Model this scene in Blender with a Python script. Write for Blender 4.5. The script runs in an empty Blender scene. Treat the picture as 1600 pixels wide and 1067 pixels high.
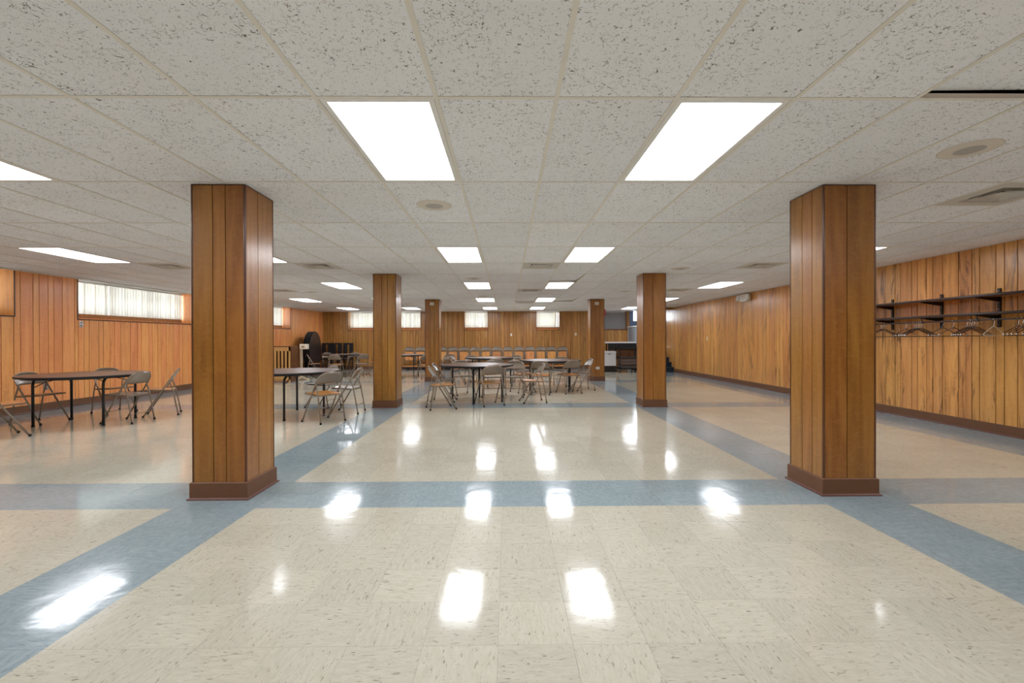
import bpy, math, random
from mathutils import Vector, Matrix

SC = bpy.context.scene
COL = SC.collection
R = math.radians

# ------------------------------------------------------------------ camera
CAM_H, CE = 1.2398, 2.4619
YAW, PITCH, ROLL = 0.01048, -0.00348, -0.003
cy, sy = math.cos(YAW), math.sin(YAW)
cp, sp = math.cos(PITCH), math.sin(PITCH)
cr, sr = math.cos(ROLL), math.sin(ROLL)
R0 = Vector((cy, -sy, 0)); F0 = Vector((sy, cy, 0)); Z = Vector((0, 0, 1))
FWD = F0 * cp + Z * sp; U0 = Z * cp - F0 * sp
RGT = R0 * cr + U0 * sr; UP = U0 * cr - R0 * sr
cam_d = bpy.data.cameras.new('camera')
cam = bpy.data.objects.new('camera', cam_d); COL.objects.link(cam)
M = Matrix(((RGT.x, UP.x, -FWD.x, 0), (RGT.y, UP.y, -FWD.y, 0), (RGT.z, UP.z, -FWD.z, CAM_H), (0, 0, 0, 1)))
cam.matrix_world = M
cam_d.sensor_width = 36; cam_d.lens = 704.85 / 1600 * 36; cam_d.clip_start = .05; cam_d.clip_end = 200
SC.camera = cam

# ------------------------------------------------------------------ light and exposure
LAMP = 16.8         # radiance of the lit ceiling panels
SKY = 12.0          # overcast daylight outside the basement windows
w = bpy.data.worlds.new('daylight'); SC.world = w; w.use_nodes = True
bg = w.node_tree.nodes['Background']; bg.inputs[0].default_value = (.86, .93, 1, 1); bg.inputs[1].default_value = SKY
vs = SC.view_settings
vs.view_transform = 'Standard'; vs.look = 'None'; vs.gamma = 1; vs.use_curve_mapping = False
vs.exposure = 0.0
SC.cycles.max_bounces = 10; SC.cycles.diffuse_bounces = 6; SC.cycles.glossy_bounces = 4
SC.cycles.transmission_bounces = 6; SC.cycles.transparent_max_bounces = 10
SC.cycles.sample_clamp_indirect = 6

# ------------------------------------------------------------------ materials
def srgb(r, g, b):
    f = lambda c: (c / 255 / 12.92) if c / 255 <= .04045 else ((c / 255 + .055) / 1.055) ** 2.4
    return (f(r), f(g), f(b), 1)

class NT:
    def __init__(s, name):
        s.m = bpy.data.materials.new(name); s.m.use_nodes = True
        s.t = s.m.node_tree; s.n = s.t.nodes; s.b = s.n['Principled BSDF']
    def a(s, typ, **kw):
        n = s.n.new(typ)
        for k, v in kw.items(): setattr(n, k, v)
        return n
    def l(s, o, i): s.t.links.new(o, i)
    def val(s, o, i):
        if hasattr(o, 'node'): s.l(o, i)
        else: i.default_value = o
    def math(s, op, a, b=0, c=0, clamp=False):
        n = s.a('ShaderNodeMath', operation=op, use_clamp=clamp)
        for k, v in enumerate((a, b, c)): s.val(v, n.inputs[k])
        return n.outputs[0]
    def vmath(s, op, a, b=(0, 0, 0)):
        n = s.a('ShaderNodeVectorMath', operation=op); s.val(a, n.inputs[0]); s.val(b, n.inputs[1]); return n.outputs[0]
    def noise(s, vec, scale, detail=3, rough=.5, dist=0):
        n = s.a('ShaderNodeTexNoise'); s.l(vec, n.inputs['Vector'])
        n.inputs['Scale'].default_value = scale; n.inputs['Detail'].default_value = detail
        n.inputs['Roughness'].default_value = rough; n.inputs['Distortion'].default_value = dist
        return n.outputs['Fac']
    def mix(s, f, a, b, typ='MIX'):
        n = s.a('ShaderNodeMix', data_type='RGBA', blend_type=typ); s.val(f, n.inputs[0]); s.val(a, n.inputs[6]); s.val(b, n.inputs[7]); return n.outputs[2]
    def ramp(s, f, stops):
        n = s.a('ShaderNodeValToRGB'); s.l(f, n.inputs[0]); e = n.color_ramp.elements
        e[0].position, e[0].color = stops[0]; e[1].position, e[1].color = stops[-1]
        for p, c in stops[1:-1]:
            x = e.new(p); x.color = c
        return n.outputs[0]
    def step(s, f, lo, hi):
        n = s.a('ShaderNodeMapRange', interpolation_type='SMOOTHSTEP'); s.l(f, n.inputs[0])
        n.inputs[1].default_value = lo; n.inputs[2].default_value = hi; return n.outputs[0]
    def bump(s, h, strength, dist=.01):
        n = s.a('ShaderNodeBump'); s.l(h, n.inputs['Height']); n.inputs['Strength'].default_value = strength
        n.inputs['Distance'].default_value = dist; s.l(n.outputs[0], s.b.inputs['Normal'])
    def out(s, col=None, rough=.5, metal=0, spec=.5, coat=0, coatr=.1):
        if col is not None: s.val(col, s.b.inputs['Base Color'])
        s.val(rough, s.b.inputs['Roughness']); s.b.inputs['Metallic'].default_value = metal
        s.b.inputs['Specular IOR Level'].default_value = spec
        s.b.inputs['Coat Weight'].default_value = coat; s.b.inputs['Coat Roughness'].default_value = coatr
        return s.m

def simple(name, col, rough=.5, metal=0, spec=.5, var=.08, scale=30, coat=0):
    """A plain surface with a little mottling and fine wear."""
    t = NT(name); p = t.a('ShaderNodeTexCoord').outputs['Object']
    n = t.noise(p, scale, 4, .6)
    c = t.mix(t.math('MULTIPLY', t.step(n, .35, .75), var * 3), col, (col[0] * .6, col[1] * .6, col[2] * .6, 1))
    return t.out(c, t.math('ADD', rough, t.math('MULTIPLY', n, .08)), metal, spec, coat)

def wood(name, dark, mid, light, streak, rough=.3, coat=.3, streak_amt=1.0, ripple=.25, var=.25):
    t = NT(name)
    oi = t.a('ShaderNodeObjectInfo'); rnd = oi.outputs['Random']
    p = t.a('ShaderNodeTexCoord').outputs['Object']
    off = t.a('ShaderNodeCombineXYZ'); t.l(t.math('MULTIPLY', rnd, 37), off.inputs[0]); t.l(t.math('MULTIPLY', rnd, 91), off.inputs[1]); t.l(t.math('MULTIPLY', rnd, 53), off.inputs[2])
    p = t.vmath('ADD', p, off.outputs[0])
    g1 = t.noise(t.vmath('MULTIPLY', p, (11, 11, .9)), 1, 4, .5, .9)
    g2 = t.noise(t.vmath('MULTIPLY', p, (120, 120, 7)), 1, 3, .6)
    f = t.math('ADD', t.math('MULTIPLY', g1, .88), t.math('MULTIPLY', g2, .12))
    c = t.ramp(f, [(.22, dark), (.5, mid), (.78, light)])
    # darker heartwood flames, only on some boards
    s1 = t.noise(t.vmath('MULTIPLY', p, (8, 8, 1.2)), 1, 5, .6, 1.4)
    sel = t.noise(t.vmath('MULTIPLY', p, (1.7, 1.7, .35)), 1, 1)
    m = t.math('MULTIPLY', t.step(s1, .50, .68), t.step(sel, .38, .56))
    c = t.mix(t.math('MULTIPLY', m, .62 * streak_amt), c, streak)
    # cross-grain ripple figure
    rp = t.noise(t.vmath('MULTIPLY', p, (16, 16, 34)), 1, 3, .55, 1.0)
    c = t.mix(t.math('MULTIPLY', t.step(rp, .45, .7), ripple), c, light)
    hv = t.math('ADD', 1 - var / 2, t.math('MULTIPLY', t.math('FRACT', t.math('MULTIPLY', rnd, 7.31)), var))
    hs = t.a('ShaderNodeHueSaturation'); t.l(c, hs.inputs['Color']); t.l(hv, hs.inputs['Value'])
    t.l(t.math('ADD', .492, t.math('MULTIPLY', t.math('FRACT', t.math('MULTIPLY', rnd, 3.7)), .014)), hs.inputs['Hue'])
    t.bump(t.math('ADD', g1, t.math('MULTIPLY', rp, .5)), .12, .004)
    return t.out(hs.outputs[0], rough, 0, .5, coat, .22)

MT = {}
MT['wall_wood'] = wood('wall_panelling', srgb(174, 116, 60), srgb(210, 150, 82), srgb(228, 172, 102), srgb(96, 54, 26), streak_amt=1.3, ripple=.22)
MT['left_wood'] = wood('wall_panelling_reddish', srgb(216, 134, 78), srgb(238, 160, 94), srgb(248, 180, 114), srgb(190, 110, 60), streak_amt=.5, ripple=.35, var=.14)
MT['back_wood'] = wood('wall_panelling_brown', srgb(142, 98, 46), srgb(174, 124, 62), srgb(196, 146, 78), srgb(104, 66, 32), streak_amt=.9, ripple=.15)
MT['post_wood'] = wood('column_panelling', srgb(126, 80, 26), srgb(154, 102, 38), srgb(178, 126, 56), srgb(106, 62, 20), streak_amt=.5, ripple=.3, var=.12, rough=.3, coat=.4)
MT['trim_wood'] = wood('dark_trim_wood', srgb(70, 40, 20), srgb(92, 54, 28), srgb(108, 66, 36), srgb(60, 32, 16), ripple=.05, var=.08)
MT['base'] = simple('baseboard_vinyl', srgb(112, 76, 52), .45, spec=.4, var=.05, scale=14)
MT['shoe'] = simple('shoe_moulding', srgb(98, 58, 44), .4, var=.05)
MT['groove'] = simple('groove_dark', srgb(48, 28, 16), .9, spec=.1)
MT['grey_panel'] = wood('grey_painted_panelling', srgb(120, 125, 132), srgb(145, 150, 156), srgb(165, 170, 176), srgb(110, 114, 120), ripple=.05, rough=.5, coat=0)

def ceiling_mat(name='mineral_fibre_tile', tint=(1, 1, 1)):
    t = NT(name)
    geo = t.a('ShaderNodeNewGeometry').outputs['Position']
    oi = t.a('ShaderNodeObjectInfo').outputs['Random']
    k = t.a('ShaderNodeCombineXYZ'); t.l(t.math('MULTIPLY', oi, 23), k.inputs[0]); t.l(t.math('MULTIPLY', oi, 61), k.inputs[1])
    p = t.vmath('ADD', geo, k.outputs[0])
    n1 = t.noise(p, 34, 1.5, .5, .6)
    line = t.math('SUBTRACT', 1, t.step(t.math('ABSOLUTE', t.math('SUBTRACT', n1, .5)), .006, .020))
    n2 = t.noise(t.vmath('ADD', p, (9.3, 4.1, 0)), 46, 1, .5)
    n3 = t.noise(p, 3.2, 2, .5)
    mask = t.math('MULTIPLY', line, t.step(t.math('ADD', n2, t.math('MULTIPLY', t.math('SUBTRACT', n3, .5), .45)), .51, .60))
    n4 = t.noise(p, 150, 1, .5); pin = t.step(n4, .70, .76)
    n5 = t.noise(p, 85, 1, .5, 1.5); spot = t.step(n5, .66, .71)
    m = t.math('MAXIMUM', mask, t.math('MAXIMUM', t.math('MULTIPLY', pin, .45), t.math('MULTIPLY', spot, .6)))
    base = srgb(243 * tint[0], 244 * tint[1], 247 * tint[2]); shade = t.math('ADD', .95, t.math('MULTIPLY', oi, .07))
    cb = t.mix(1, base, base, 'MIX'); mul = t.a('ShaderNodeCombineColor')
    for i in range(3): t.l(shade, mul.inputs[i])
    c = t.mix(1, base, mul.outputs[0], 'MULTIPLY')
    c = t.mix(t.math('MULTIPLY', t.step(t.noise(geo, .9, 2), .5, .8), .12), c, srgb(222, 205, 182))
    c = t.mix(t.math('MULTIPLY', m, .9), c, srgb(84, 78, 73))
    t.bump(t.math('SUBTRACT', 1, m), .35, .003)
    return t.out(c, .92, 0, .15)
MT['tile'] = ceiling_mat()
MT['grid'] = simple('ceiling_grid_metal', srgb(232, 227, 218), .45, spec=.3, var=.05, scale=4)
MT['deck'] = simple('dark_deck', srgb(40, 38, 36), .9, spec=.1)
MT['soffit'] = simple('white_soffit', srgb(205, 202, 196), .8, spec=.2, var=.03)

TX, TY, TS = -1.87, 3.353, .3048     # floor tile lattice
def floor_mat(name, base, alt, dark, pale, amt):
    t = NT(name)
    p = t.a('ShaderNodeNewGeometry').outputs['Position']
    q = t.vmath('DIVIDE', t.vmath('SUBTRACT', p, (TX, TY, 0)), (TS, TS, 1))
    fl = t.vmath('FLOOR', q)
    sx = t.a('ShaderNodeSeparateXYZ'); t.l(fl, sx.inputs[0])
    par = t.math('PINGPONG', t.math('ADD', sx.outputs[0], sx.outputs[1]), 1)
    wn = t.a('ShaderNodeTexWhiteNoise', noise_dimensions='2D'); t.l(fl, wn.inputs['Vector'])
    # each tile takes its flecks from its own place; half of the tiles are turned a quarter turn
    off = t.vmath('MULTIPLY', wn.outputs['Color'], (40, 40, 40))
    pr = t.vmath('ADD', p, off)
    sp_ = t.a('ShaderNodeSeparateXYZ'); t.l(pr, sp_.inputs[0])
    cb = t.a('ShaderNodeCombineXYZ'); t.l(sp_.outputs[1], cb.inputs[0]); t.l(sp_.outputs[0], cb.inputs[1])
    mx = t.a('ShaderNodeMix', data_type='VECTOR'); t.l(par, mx.inputs[0]); t.l(pr, mx.inputs[4]); t.l(cb.outputs[0], mx.inputs[5])
    v = mx.outputs[1]
    n1 = t.noise(t.vmath('MULTIPLY', v, (16, 55, 1)), 1, 3, .6, .6)
    n2 = t.noise(t.vmath('MULTIPLY', v, (34, 130, 1)), 1, 2, .6, .8)
    n3 = t.noise(t.vmath('MULTIPLY', v, (26, 90, 1)), 1, 1, .5, 1.2)
    n4 = t.noise(t.vmath('ADD', t.vmath('MULTIPLY', v, (22, 120, 1)), (7, 3, 0)), 1, 1, .5, .5)
    c = t.mix(t.step(n1, .3, .7), base, alt)
    c = t.mix(t.math('MULTIPLY', t.step(n2, .58, .74), .35), c, pale)
    c = t.mix(t.math('MULTIPLY', t.step(n3, .64, .72), amt), c, dark)
    c = t.mix(t.math('MULTIPLY', t.step(n4, .70, .76), min(1, amt * 1.5)), c, (dark[0] * .6, dark[1] * .6, dark[2] * .55, 1))
    vv = t.math('ADD', .955, t.math('MULTIPLY', wn.outputs['Value'], .09))
    hs = t.a('ShaderNodeHueSaturation'); t.l(c, hs.inputs['Color']); t.l(vv, hs.inputs['Value'])
    # waxed and slightly uneven
    h = t.noise(p, 5.5, 2, .5, .3)
    h2 = t.noise(p, 30, 2, .5)
    t.bump(t.math('ADD', h, t.math('MULTIPLY', h2, .10)), .30, .004)
    wear = t.noise(p, 1.3, 3, .6)
    sc = t.noise(t.vmath('MULTIPLY', p, (3, 3, 1)), 1, 6, .75)
    rgh = t.math('ADD', .085, t.math('MULTIPLY', t.step(wear, .35, .8), .07))
    rgh = t.math('ADD', rgh, t.math('MULTIPLY', t.step(sc, .5, .7), .03))
    return t.out(hs.outputs[0], rgh, 0, .56, 0, .05)
MT['cream'] = floor_mat('cream_vinyl_tile', srgb(197, 193, 177), srgb(188, 183, 166), srgb(124, 114, 96), srgb(210, 208, 194), .5)
MT['blue'] = floor_mat('blue_grey_vinyl_tile', srgb(150, 166, 172), srgb(134, 151, 158), srgb(104, 120, 130), srgb(184, 196, 200), .35)
MT['joint'] = simple('floor_joint', srgb(128, 116, 98), .7, spec=.2)

def emit(name, col, s):
    t = NT(name); p = t.a('ShaderNodeTexCoord').outputs['Object']
    v = t.a('ShaderNodeSeparateXYZ'); t.l(p, v.inputs[0])
    # the tubes sit behind the prismatic cover, so the middle glows a little more than the rim
    ex = t.math('SUBTRACT', 1, t.math('MULTIPLY', t.math('POWER', t.math('ABSOLUTE', t.math('DIVIDE', v.outputs[0], .28)), 4), .25))
    ey = t.math('SUBTRACT', 1, t.math('MULTIPLY', t.math('POWER', t.math('ABSOLUTE', t.math('DIVIDE', v.outputs[1], .58)), 6), .35))
    t.b.inputs['Base Color'].default_value = (.8, .8, .8, 1)
    t.b.inputs['Emission Color'].default_value = col
    t.l(t.math('MULTIPLY', t.math('MULTIPLY', ex, ey), s), t.b.inputs['Emission Strength'])
    t.b.inputs['Roughness'].default_value = .4
    return t.m
MT['lamp'] = emit('lit_prismatic_cover', (.925, .948, 1, 1), LAMP)
MT['white_metal'] = simple('white_enamel', srgb(236, 234, 230), .4, var=.03)
MT['vent'] = simple('vent_metal', srgb(206, 202, 194), .5, var=.06)
MT['vent_dark'] = simple('vent_throat', srgb(30, 29, 28), .8, spec=.1)
MT['spk_ring'] = simple('speaker_ring_metal', srgb(222, 214, 202), .5, var=.04)
MT['spk_cloth'] = simple('speaker_grille_metal', srgb(182, 178, 172), .6, var=.15, scale=300)
MT['chair'] = simple('taupe_enamelled_steel', srgb(132, 117, 101), .2, spec=.6, var=.06, scale=12, coat=.3)
MT['seat'] = wood('hardboard_seat', srgb(164, 104, 50), srgb(198, 134, 70), srgb(214, 152, 88), srgb(134, 82, 40), ripple=.1, var=.3, rough=.35)
MT['seat_grey'] = simple('enamelled_steel_seat', srgb(160, 152, 145), .25, spec=.6, var=.05, coat=.4)
MT['rubber'] = simple('black_rubber', srgb(22, 20, 19), .7)
MT['black'] = simple('black_steel', srgb(20, 20, 22), .35, var=.03)
MT['black_matte'] = simple('black_laminate_edge', srgb(14, 13, 14), .6, var=.03)
MT['chrome'] = simple('bright_steel', srgb(215, 215, 218), .22, metal=1, var=.02)
MT['top'] = simple('walnut_laminate', srgb(92, 64, 50), .30, var=.08, scale=7)
MT['top_dark'] = simple('dark_brown_laminate', srgb(46, 36, 34), .3, var=.05, scale=6)
MT['top_pale'] = simple('white_laminate', srgb(222, 224, 226), .35, var=.03)
MT['edge_grey'] = simple('grey_board_edge', srgb(150, 142, 142), .5)
MT['edge_tan'] = simple('tan_board_edge', srgb(160, 120, 104), .5)
MT['rack_brown'] = simple('dark_brown_enamel', srgb(58, 38, 32), .35)
MT['shelf'] = wood('shelf_board', srgb(150, 92, 44), srgb(188, 124, 62), srgb(206, 144, 78), srgb(120, 70, 34))
MT['oak'] = wood('light_oak', srgb(196, 148, 86), srgb(216, 172, 108), srgb(230, 190, 128), srgb(180, 128, 70), ripple=.05, var=.05)
MT['beige'] = simple('beige_enamel', srgb(214, 190, 160), .5)
MT['plastic'] = simple('ivory_plastic', srgb(232, 226, 208), .4, var=.02)
MT['plastic_dark'] = simple('dark_slot', srgb(40, 38, 36), .5)
MT['navy'] = simple('navy_carpet', srgb(48, 60, 72), .95, spec=.1, var=.2, scale=120)
MT['navy_pad'] = simple('dark_navy_vinyl', srgb(18, 20, 28), .5)
MT['blue_paint'] = simple('blue_grey_door_paint', srgb(96, 116, 150), .45)
MT['white_box'] = simple('white_chest_plastic', srgb(214, 216, 220), .4, var=.02)
MT['red'] = simple('red_sign_plastic', srgb(196, 30, 34), .4)
MT['frame_al'] = simple('window_frame_paint', srgb(196, 196, 198), .5)
MT['sill'] = simple('sill_dark_brown', srgb(78, 46, 36), .4)
MT['blocker'] = simple('window_well_metal', srgb(120, 124, 128), .7)  # grey for the unseen panels added to block daylight

def glass_mat():
    t = NT('window_glass'); t.n.remove(t.b)
    tr = t.a('ShaderNodeBsdfTransparent'); tr.inputs[0].default_value = (.95, .97, .97, 1)
    gl = t.a('ShaderNodeBsdfGlossy'); gl.inputs['Roughness'].default_value = .02
    lw = t.a('ShaderNodeLayerWeight')
    fr = t.math('ADD', .03, t.math('MULTIPLY', t.math('POWER', lw.outputs['Facing'], 5), .45))
    mx = t.a('ShaderNodeMixShader'); t.l(fr, mx.inputs[0]); t.l(tr.outputs[0], mx.inputs[1]); t.l(gl.outputs[0], mx.inputs[2])
    t.l(mx.outputs[0], t.n['Material Output'].inputs[0]); return t.m
MT['glass'] = glass_mat()

def vane_mat(name, col, trans):
    t = NT(name); t.n.remove(t.b)
    p = t.a('ShaderNodeTexCoord').outputs['Object']
    n = t.noise(t.vmath('MULTIPLY', p, (300, 300, 60)), 1, 2)
    c = t.mix(t.math('MULTIPLY', n, .3), col, (col[0] * .75, col[1] * .75, col[2] * .72, 1))
    d = t.a('ShaderNodeBsdfDiffuse'); t.l(c, d.inputs[0])
    s = t.a('ShaderNodeBsdfTranslucent'); t.l(c, s.inputs[0])
    mx = t.a('ShaderNodeMixShader'); mx.inputs[0].default_value = trans
    t.l(d.outputs[0], mx.inputs[1]); t.l(s.outputs[0], mx.inputs[2]); t.l(mx.outputs[0], t.n['Material Output'].inputs[0]); return t.m
MT['vane'] = vane_mat('cream_fabric_vane', srgb(240, 234, 222), .15)
MT['unlit_end'] = vane_mat('tan_unlit_vane_end', srgb(205, 146, 100), .03)  # missing backlight and wood showing through, put into the vane-end colour
MT['vane_grey'] = vane_mat('grey_fabric_vane', srgb(178, 178, 180), .2)

# ------------------------------------------------------------------ mesh building
class MB:
    def __init__(s): s.v = []; s.f = []; s.m = []; s.smooth = []
    def add(s, vs_, fs, mi=0, smooth=False, mat=None):
        o = len(s.v)
        for v in vs_:
            v = Vector(v)
            s.v.append(tuple(mat @ v) if mat is not None else tuple(v))
        for f in fs: s.f.append(tuple(i + o for i in f)); s.m.append(mi); s.smooth.append(smooth)
        return s
    def box(s, x0, y0, z0, x1, y1, z1, mi=0, mat=None):
        if x0 > x1: x0, x1 = x1, x0
        if y0 > y1: y0, y1 = y1, y0
        if z0 > z1: z0, z1 = z1, z0
        v = [(x0, y0, z0), (x1, y0, z0), (x1, y1, z0), (x0, y1, z0), (x0, y0, z1), (x1, y0, z1), (x1, y1, z1), (x0, y1, z1)]
        f = [(3, 2, 1, 0), (4, 5, 6, 7), (0, 1, 5, 4), (1, 2, 6, 5), (2, 3, 7, 6), (3, 0, 4, 7)]
        return s.add(v, f, mi, False, mat)
    def tube(s, pts, r, n=8, mi=0, closed=False, mat=None, caps=True):
        pts = [Vector(p) for p in pts]; N = len(pts); vs_ = []; fs = []
        prev = None
        for i, p in enumerate(pts):
            if closed: d = (pts[(i + 1) % N] - pts[i - 1])
            elif i == 0: d = pts[1] - p
            elif i == N - 1: d = p - pts[-2]
            else: d = (pts[i + 1] - p).normalized() + (p - pts[i - 1]).normalized()
            d.normalize()
            if prev is None:
                u = d.orthogonal().normalized()
            else:
                u = (prev - d * prev.dot(d))
                u = u.normalized() if u.length > 1e-6 else d.orthogonal().normalized()
            prev = u; w_ = d.cross(u)
            for k in range(n):
                a = 2 * math.pi * k / n
                vs_.append(p + (u * math.cos(a) + w_ * math.sin(a)) * r)
        for i in range(N if closed else N - 1):
            j = (i + 1) % N
            for k in range(n):
                k2 = (k + 1) % n
                fs.append((i * n + k, i * n + k2, j * n + k2, j * n + k))
        s.add(vs_, fs, mi, True, mat)
        if caps and not closed:
            o = len(s.v) - len(vs_)
            s.f.append(tuple(o + k for k in reversed(range(n)))); s.m.append(mi); s.smooth.append(False)
            s.f.append(tuple(o + (N - 1) * n + k for k in range(n))); s.m.append(mi); s.smooth.append(False)
        return s
    def lathe(s, prof, n=32, mi=0, mat=None, smooth=True):
        """profile of (r, z) turned about z"""
        vs_ = []; fs = []
        for r, z in prof:
            for k in range(n):
                a = 2 * math.pi * k / n; vs_.append((r * math.cos(a), r * math.sin(a), z))
        for i in range(len(prof) - 1):
            for k in range(n):
                k2 = (k + 1) % n; fs.append((i * n + k, i * n + k2, (i + 1) * n + k2, (i + 1) * n + k))
        s.add(vs_, fs, mi, smooth, mat)
        return s
    def disc(s, r, z, n=32, mi=0, up=True, mat=None):
        vs_ = [(r * math.cos(2 * math.pi * k / n), r * math.sin(2 * math.pi * k / n), z) for k in range(n)]
        f = tuple(range(n)) if up else tuple(reversed(range(n)))
        return s.add(vs_, [f], mi, False, mat)
    def mesh(s, name, mats):
        me = bpy.data.meshes.new(name); me.from_pydata(s.v, [], s.f)
        if not isinstance(mats, (list, tuple)): mats = [mats]
        for m in mats: me.materials.append(MT[m])
        me.polygons.foreach_set('material_index', s.m); me.polygons.foreach_set('use_smooth', s.smooth)
        me.update(); return me
    def obj(s, name, mats, parent=None, loc=(0, 0, 0), rz=0):
        return inst(name, s.mesh(name, mats), parent, loc, rz)

def inst(name, me, parent=None, loc=(0, 0, 0), rz=0):
    o = bpy.data.objects.new(name, me); COL.objects.link(o)
    if parent is not None: o.parent = parent
    o.location = loc; o.rotation_euler = (0, 0, rz); return o
def box(name, a, b, mat, parent=None, **k): return MB().box(*a, *b).obj(name, mat, parent, **k)
def tag(o, label=None, cat=None, group=None, kind=None):
    for k, v in (('label', label), ('category', cat), ('group', group), ('kind', kind)):
        if v: o[k] = v
    return o
def thing(name, label, cat, loc=(0, 0, 0), rz=0, group=None):
    o = bpy.data.objects.new(name, None); COL.objects.link(o); o.empty_display_size = .1
    o.location = loc; o.rotation_euler = (0, 0, rz); return tag(o, label, cat, group)
def copy_tree(o, parent=None):
    c = o.copy(); COL.objects.link(c); c.parent = parent
    for ch in list(o.children): copy_tree(ch, c)
    return c
def px(p):
    """pixel (1600 wide) of a world point: only used to sort pieces by how large they show"""
    d = Vector(p) - Vector((0, 0, CAM_H)); z = d.dot(FWD)
    if z < .2: return None
    return 800 + 704.85 * d.dot(RGT) / z, 533.5 - 704.85 * d.dot(UP) / z, z

rng = random.Random(4)
XR = 6.3448; LA, LB = -8.6113, .03667; YB = 19.4; YF = -3.4
LTH = math.atan(LB)
def xl(y): return LA + LB * y

# ------------------------------------------------------------------ floor
floor = MB().box(-9.3, YF - .4, -.15, 6.9, YB + .6, -.004).obj('floor', 'joint'); tag(floor, kind='structure')
def is_blue(i, j):
    """lattice columns and rows of the blue-grey strips"""
    if i in (-2, -1) or i in (14, 15): return True
    if i >= 24 or i <= -19: return True
    return j % 16 in (0, 1)
GAP = .0004
tm = MB().box(GAP, GAP, -.004, TS - GAP, TS - GAP, 0)
tile_me = {b: tm.mesh('floor_tile', 'blue' if b else 'cream') for b in (True, False)}
cells = []
for i in range(int((-8.9 - TX) / TS) - 1, int((XR + .1 - TX) / TS) + 1):
    for j in range(int((YF - TY) / TS), int((YB + .1 - TY) / TS) + 1):
        x, y = TX + i * TS, TY + j * TS
        if x + TS < xl(y) - .35: continue
        q = px((x + TS / 2, y + TS / 2, 0)); key = 1e9
        if q and -60 < q[0] < 1660 and q[1] < 1110: key = q[2] + abs(x) * .01
        cells.append((key, i, j))
cells.sort()
for k, (key, i, j) in enumerate(cells[:300]):
    inst('floor_tile', tile_me[is_blue(i, j)], floor, (TX + i * TS, TY + j * TS, 0))
rest = {True: MB(), False: MB()}
for key, i, j in cells[300:]:
    x, y = TX + i * TS, TY + j * TS
    rest[is_blue(i, j)].box(x + GAP, y + GAP, -.004, x + TS - GAP, y + TS - GAP, 0)
for b in (True, False):
    o = rest[b].obj('floor_tile', 'blue' if b else 'cream', floor); tag(o, kind='stuff')

# ------------------------------------------------------------------ walls
PAT = [.0254 * v for v in (7.25, 4, 7.9, 4, 5.9, 4, 5.9, 9.05)]
def intervals(s0, s1, phase, flip=False):
    out = []; pat = PAT[::-1] if flip else PAT; L = sum(pat); s = phase - math.ceil((phase - s0) / L) * L
    while s < s1:
        for w_ in pat:
            a, b = max(s, s0), min(s + w_, s1)
            if b - a > .012: out.append((a, b))
            s += w_
    return out
def build_wall(name, loc, rz, s0, s1, wins, mat, phase, flip=False, z1=CE + .02, step_top=None, base_gap=()):
    """local x points into the room, local y runs along the wall"""
    w_ = MB(); ZT = CE + .3
    cuts = sorted(wins)
    last = s0
    for a, b, zs in cuts:
        w_.box(-.46, last, 0, -.012, a, ZT); w_.box(-.46, a, 0, -.012, b, zs - .02); w_.box(-.46, a, CE + .03, -.012, b, ZT); last = b
    w_.box(-.46, last, 0, -.012, s1, ZT)
    wall = w_.obj(name, 'groove', None, loc, rz); tag(wall, kind='structure')
    cache = {}
    def plank(a, b, za, zb):
        g = .0043; wd = round(b - a - 2 * g, 4); key = (wd, round(za, 3), round(zb, 3))
        if key not in cache:
            m = MB(); ch = .002
            v = [(-.012, 0, za), (-.012, wd, za), (-.012, wd, zb), (-.012, 0, zb),
                 (-ch, 0, za), (-ch, wd, za), (-ch, wd, zb), (-ch, 0, zb),
                 (0, ch, za), (0, wd - ch, za), (0, wd - ch, zb), (0, ch, zb)]
            f = [(0, 4, 7, 3), (4, 8, 11, 7), (8, 9, 10, 11), (9, 5, 6, 10), (5, 1, 2, 6), (0, 1, 5, 9, 8, 4), (3, 7, 11, 10, 6, 2)]
            m.add(v, f); cache[key] = m.mesh('plank', mat)
        inst('plank', cache[key], wall, (0, a + g, 0))
    for a, b in intervals(s0, s1, phase, flip):
        pts = [a, b]
        for wa, wb, zs in cuts:
            for e in (wa, wb):
                if a < e < b: pts.append(e)
        pts.sort()
        for p, q in zip(pts, pts[1:]):
            if q - p < .012: continue
            top = z1
            for wa, wb, zs in cuts:
                if wa <= (p + q) / 2 <= wb: top = zs - .02
            plank(p, q, 0, top)
    return wall

SILL = 1.675
WINL = [(4.66, 7.71), (8.81, 11.86), (13.69, 16.74)]
WINB = [(-6.82, -3.72), (-1.84, -.84), (1.25, 2.24), (4.18, 5.17)]
wl = build_wall('wall_left', (LA, 0, 0), -LTH, YF - .2, YB + .3, [(a, b, SILL) for a, b in WINL], 'left_wood', 8.743)
wr = build_wall('wall_right', (XR, 0, 0), math.pi, -(YB + .2), -(YF - .2), [], 'wall_wood', -7.5)
wb = build_wall('wall_back', (0, YB, 0), -math.pi / 2, -8.2, 5.28, [(a, b, SILL) for a, b in WINB], 'back_wood', .1)
wf = build_wall('wall_front', (0, YF, 0), math.pi / 2, -XR - .2, 9.0, [], 'back_wood', .1)
# panelled header across the stair opening
hdr = MB().box(5.16, 17.16, CE - .085, XR, 17.25, CE - .001).obj('beam_stair_header', 'groove'); tag(hdr, kind='structure')
for a, b in intervals(5.16, XR, 5.3): MB().box(a + .003, 17.148, CE - .085, b - .003, 17.16, CE - .001).obj('plank', 'back_wood', hdr)

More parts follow.
